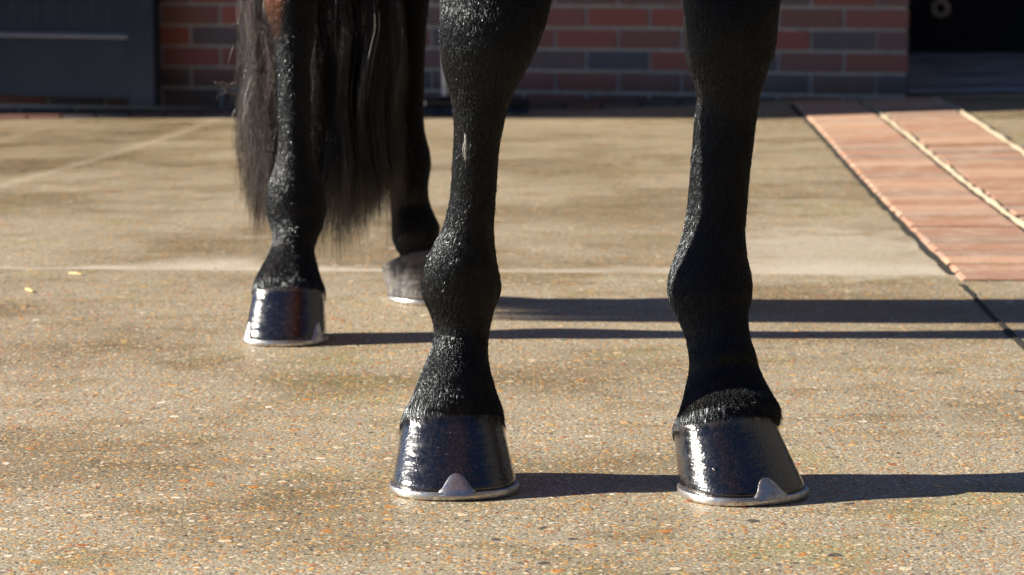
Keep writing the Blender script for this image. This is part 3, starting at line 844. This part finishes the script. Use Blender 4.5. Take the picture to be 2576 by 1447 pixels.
    bmesh.ops.recalc_face_normals(bm, faces=bm.faces)
    sho = obj('horseshoe', bm, M_SHOE, ob, True)
    return wall, wpt, hh
tLF = (-0.0548, 2.799); tRF = (0.2580, 2.777)
hLF = hoof(tLF, R(4), .1335, .128, .0745, .043, M_HOOF, [(0.0, .031, .0168)], 'black oiled front hoof pointing straight at the camera', qk=.795, slope=.82, nails=[(-0.62, .36)])
hRF = hoof(tRF, R(25), .1315, .128, .0745, .043, M_HOOF, [(0.0, .031, .0168)], 'black oiled front hoof turned out to the right', qk=.81, slope=.82, nails=[(-0.75, .36)])
hLH = hoof((-0.322, 3.909), R(-4), .1205, .118, .072, .045, M_HOOF, [(-0.95, .028, .022), (0.95, .028, .022)], 'black oiled hind hoof with side clips', slope=.70, qk=.87)
hRH = hoof((-0.090, 4.385), R(46), .112, .128, .074, .032, M_HOOFD, [], 'dusty grey hind hoof', slope=.66, qk=1.0)

# ------------------------------------------------------------------ hair strands as fine tapered meshes
def strands(name, paths, rad, mat, parent, tone=None):
    """paths (N,K,3), rad (N,K)"""
    N, K, _ = paths.shape
    base = np.array(wpos(parent)); paths = paths - base
    T_ = np.gradient(paths, axis=1); T_ /= np.linalg.norm(T_, axis=2, keepdims=True) + 1e-12
    ref = rng.normal(size=(N, 1, 3)); A = np.cross(T_, ref); A /= np.linalg.norm(A, axis=2, keepdims=True) + 1e-12
    B = np.cross(T_, A)
    nv = 3 * (K - 1) + 1
    Vv = np.zeros((N, nv, 3), np.float32)
    for i in range(3):
        a = 2 * PI * i / 3
        off = (A * math.cos(a) + B * math.sin(a)) * rad[:, :, None]
        Vv[:, i:3 * (K - 1):3] = (paths + off)[:, :K - 1]
    Vv[:, -1] = paths[:, -1]
    quads = [(3 * k + i, 3 * k + (i + 1) % 3, 3 * (k + 1) + (i + 1) % 3, 3 * (k + 1) + i) for k in range(K - 2) for i in range(3)]
    tris = [(3 * (K - 2) + i, 3 * (K - 2) + (i + 1) % 3, nv - 1) for i in range(3)]
    off = (np.arange(N) * nv)[:, None, None]
    Q = (np.array(quads)[None] + off).reshape(N, -1) if quads else np.zeros((N, 0), int)
    Tt = (np.array(tris)[None] + off).reshape(N, -1)
    loops = np.concatenate([Q, Tt], 1).astype(np.int32)
    per = [4] * len(quads) + [3] * len(tris); npz = len(per)
    st = np.concatenate([[0], np.cumsum(per)[:-1]]); L = sum(per)
    starts = (st[None] + (np.arange(N) * L)[:, None]).astype(np.int32)
    me = bpy.data.meshes.new(name)
    me.vertices.add(N * nv); me.vertices.foreach_set('co', Vv.ravel())
    me.loops.add(N * L); me.loops.foreach_set('vertex_index', loops.ravel())
    me.polygons.add(N * npz); me.polygons.foreach_set('loop_start', starts.ravel())
    me.update(calc_edges=True)
    me.polygons.foreach_set('use_smooth', np.ones(N * npz, bool))
    if tone is not None:
        at = me.attributes.new('tone', 'FLOAT', 'POINT'); at.data.foreach_set('value', np.repeat(tone, nv).astype(np.float32))
    return link(name, me, mat, parent)

def coat(nm, N, length, width, zmax=0.60, lift=0.17, sunfade=None):
    G_ = LEGS[nm]; n, m, _ = G_.shape
    zc = G_[:, :, 2].mean(1)
    i0 = np.searchsorted(-zc, -zmax)
    i1 = int(np.searchsorted(-zc, -(ZC[nm] - 0.002)))
    # area weighted choice of ring
    ring_len = np.linalg.norm(np.roll(G_, -1, 1) - G_, axis=2).sum(1)
    seg = np.linalg.norm(np.diff(G_.mean(1), axis=0), axis=1)
    wgt = ring_len[i0:i1] * seg[i0:i1]; wgt /= wgt.sum()
    i = rng.choice(np.arange(i0, i1), N, p=wgt); u = rng.random(N); v = rng.random(N) * m
    j = v.astype(int); fv = v - j; j2 = (j + 1) % m
    def at(ii): return G_[ii, j] * (1 - fv)[:, None] + G_[ii, j2] * fv[:, None]
    P0, P1 = at(i), at(i + 1)
    P = P0 * (1 - u)[:, None] + P1 * u[:, None]
    d = P1 - P0; d /= np.linalg.norm(d, axis=1, keepdims=True)
    e = G_[i, j2] - G_[i, j]; e /= np.linalg.norm(e, axis=1, keepdims=True)
    nn = np.cross(e, d); nn /= np.linalg.norm(nn, axis=1, keepdims=True)
    c = G_[i].mean(1)
    sgn = np.sign(((P - c) * nn).sum(1))[:, None]; nn *= sgn
    for q in range(N):
        hit = BVH.find_nearest(Vector(P[q]))
        if hit[0] is not None:
            P[q] = hit[0]; nn[q] = hit[1]
    d -= nn * (d * nn).sum(1)[:, None]; d /= np.linalg.norm(d, axis=1, keepdims=True)
    # clumping field: neighbouring hairs lean together
    ph = np.sin(P @ np.array([310., 190, 75])) + np.sin(P @ np.array([-140., 260, 120]) + 1.3)
    jit = rng.normal(size=(N, 1)) * 0.10 + 0.06 * ph[:, None]
    low = np.clip((ZC[nm] + 0.045 - zc[i]) / 0.04, 0, 1)[:, None]
    back = np.clip(((P - c) * np.array([0, 1, 0])).sum(1) / 0.04, 0, 1)[:, None]
    Ln = length * (0.65 + 0.7 * rng.random((N, 1))) * (1 + 0.9 * low + 0.5 * back * (low > 0))
    lf = lift * (0.35 + 1.3 * rng.random((N, 1)))
    stray = rng.random((N, 1)) < 0.012
    lf = np.where(stray, lf * 3.0, lf)
    ruf = rng.random((N, 1)) < {'LF': .20, 'RF': .24, 'LH': .42, 'RH': .25}[nm]
    lf = np.where(ruf, 0.32 + 0.35 * rng.random((N, 1)), lf); Ln = np.where(ruf, Ln * 0.5, Ln)
    dir0 = d + nn * lf + e * jit; dir0 /= np.linalg.norm(dir0, axis=1, keepdims=True)
    dir1 = d - nn * (lf * 0.25) + e * jit * 1.5; dir1 /= np.linalg.norm(dir1, axis=1, keepdims=True)
    root = P - nn * 0.0001
    paths = np.stack([root, root + dir0 * Ln * 0.5, root + dir0 * Ln * 0.5 + dir1 * Ln * 0.5], 1)
    rad = np.stack([np.full(N, width), np.full(N, width * 0.85), np.zeros(N)], 1) * (0.7 + 0.6 * rng.random((N, 1)))
    return paths, rad
PT, RD = [], []
for nm, N, ln, wd in (('LF', 130000, .0074, .00017), ('RF', 110000, .0074, .00017), ('LH', 60000, .0080, .00020), ('RH', 40000, .0080, .00020)):
    p, r = coat(nm, N, ln, wd, lift=(.26 if nm == 'LH' else .20)); PT.append(p); RD.append(r)
strands('coat_hair', np.concatenate(PT), np.concatenate(RD), M_COAT, horse)

# coronet fringe: longer hairs falling over the top of each hoof
def fringe(h, N, ln, rad0):
    wall, wpt, hh = h
    P, Rr = [], []
    for k in range(N):
        th = random.uniform(-PI, PI); g_ = math.sin(th * 23) * 0.5 + math.sin(th * 51 + 1) * 0.5
        l = ln * random.uniform(0.5, 1.15) * (1 + 0.35 * g_) * (1 + 0.7 * abs(math.sin(th / 2)) ** 3)
        t0 = 1.0 + random.uniform(0.02, 0.10); H = hh(th)
        a = Vector(wpt(*wall(th, min(t0, 1.0), -0.003))) + Vector((0, 0, (t0 - 1) * H + 0.003))
        dth = random.gauss(0, 0.05) + 0.04 * g_
        b = Vector(wpt(*wall(th + dth * .5, 1.0 - 0.35 * l / H, 0.0005 + random.random() * 0.0010)))
        c = Vector(wpt(*wall(th + dth, 1.0 - l / H, 0.0004 + random.random() ** 3 * 0.0028)))
        P.append([a, (a + b) / 2 + Vector((0, 0, .0015)), b, c]); Rr.append([rad0, rad0, rad0 * 0.8, 0])
    return np.array([[tuple(v) for v in q] for q in P]), np.array(Rr)
fr = [fringe(hLF, 1900, .0115, .00019), fringe(hRF, 1300, .0085, .00018), fringe(hLH, 800, .007, .00028)]
strands('coronet_hair', np.concatenate([f[0] for f in fr]), np.concatenate([f[1] for f in fr]), M_COAT, horse)

# small white scar tuft on the front leg
c0 = atY(1171, 352, 2.8665)
P = []
for k in range(42):
    a = c0 + Vector((random.gauss(0, .0007), random.gauss(0, .0008) - 0.0015, random.gauss(0, .006) - 0.002))
    b = a + Vector((random.gauss(0, .0007), -0.0012, -0.006)); c = b + Vector((-0.0009 + random.gauss(0, .0012), -0.0004, -0.006))
    P.append([tuple(a), tuple(b), tuple(c)])
strands('scar_hair', np.array(P), np.tile([.0003, .00027, 0], (42, 1)), M_WHAIR, horse)

# ------------------------------------------------------------------ tail
def tail():
    K = 20; P, Rr, Tn = [], [], []
    dock = np.array([body_x(4.66), 4.66, 1.36])
    locks = 260
    for L_ in range(locks):
        s = (L_ + random.random()) / locks                    # 0 left .. 1 right
        px = 612 + s * 398
        Yt = 4.33 + random.uniform(-0.12, 0.12) - 0.01 * math.sin(s * PI)
        # how far down the lock reaches in this column
        tip_y = np.interp(px, [605, 625, 665, 700, 780, 840, 900, 950, 985, 1012], [490, 550, 590, 590, 590, 615, 605, 575, 555, 510]) - 16 + random.gauss(0, 34)
        tip = np.array(atY(px + random.gauss(0, 7), tip_y, Yt))
        top_x = np.interp(px, [605, 1012], [625, 990])
        wav = random.uniform(0.003, 0.010); ph = random.random() * 6; fq = random.uniform(14, 38)
        ph2 = random.random() * 6
        nh = 34 if px < 640 else (62 if px < 700 or px > 775 else 30)
        tone0 = random.random()
        for k in range(nh):
            root = dock + np.array([random.gauss(0, .02) + (s - .5) * 0.06, random.gauss(0, .02), random.uniform(-.25, .02)])
            end = tip + np.array([random.gauss(0, .0055), random.gauss(0, .006), abs(random.gauss(0, .05)) * (1 if random.random() < .8 else 5) - .008])
            mid = np.array([atY(top_x, 60, Yt).x + random.gauss(0, .006), Yt + 0.03, 0.62])
            t_ = np.linspace(0, 1, K)[:, None]
            zz = root[2] * (1 - t_) + end[2] * t_
            f = np.clip((root[2] - zz) / (root[2] - mid[2]), 0, 1); f = f * f * (3 - 2 * f)
            g2 = np.clip((mid[2] - zz) / (mid[2] - end[2]), 0, 1)
            xy = root[None, :2] * (1 - f) + mid[None, :2] * f
            xy = xy * (1 - g2) + (end[None, :2]) * g2
            jx = random.gauss(0, .004); 
            w1 = (wav * np.sin(zz * fq + ph) + 0.0016 * np.sin(zz * 60 + ph2 + k * .35) + 0.0026 * np.sin(zz * random.uniform(35, 130) + random.random() * 6)) * np.minimum(1, f * 1.5)
            w2 = (wav * np.cos(zz * fq * .8 + ph2)) * f
            x = xy[:, :1] + w1 + jx * np.sin(t_ * PI); yy = xy[:, 1:] + w2
            P.append(np.concatenate([x, yy, zz], 1)); r0 = random.uniform(.00020, .00042)
            Rr.append(np.linspace(1.0, 0.55, K) * r0)
            Tn.append(min(1, max(0, 0.35 * tone0 - .05 + 0.55 * random.random() + (0.28 if px < 700 else 0.05))))  # locks on the left painted paler, as if catching the sun
    # a few flyaway hairs on the left side
    def fly(pts, n, tn, r=.0006):
        for q in range(n):
            W = [np.array(atY(x + random.gauss(0, 2.0), y + random.gauss(0, 2.5), 4.38 + dy)) for x, y, dy in pts]
            A = interp([tuple(w) for w in W], K); P.append(A); Rr.append(np.linspace(1, .4, K) * r); Tn.append(tn)
    fly([(604, -60, 0), (612, 20, 0), (640, 95, -.02), (668, 190, -.03), (686, 330, -.03), (692, 430, -.03)], 26, 1.0)
    fly([(612, 212, 0), (590, 209, 0), (575, 215, 0), (560, 208, 0), (545, 212, 0)], 5, 1.0)
    fly([(606, 238, 0), (585, 235, 0), (568, 226, 0), (556, 212, 0), (540, 206, 0)], 5, .95)
    fly([(600, 60, 0), (590, 110, 0), (578, 150, 0), (574, 200, 0)], 4, .6)
    fly([(574, 222, 0), (566, 232, 0), (552, 240, 0), (548, 248, 0)], 3, .9)
    fly([(612, 10, 0), (600, 60, 0), (586, 60, 0), (578, 84, 0)], 4, .7)
    for q in range(60):
        x0 = random.uniform(606, 625); y0 = random.uniform(-20, 330); s_ = random.uniform(60, 180)
        fly([(x0, y0, 0), (x0 - random.uniform(2, 16), y0 + s_ * .5, 0), (x0 - random.uniform(4, 30), y0 + s_, 0), (x0 - random.uniform(0, 26), y0 + s_ * 1.3, 0)], 1, random.uniform(.4, 1), .0004)
    return np.array(P), np.array(Rr), np.array(Tn)
Pt, Rt, Tt = tail()
strands('tail', Pt, Rt, M_TAIL, horse, tone=Tt)
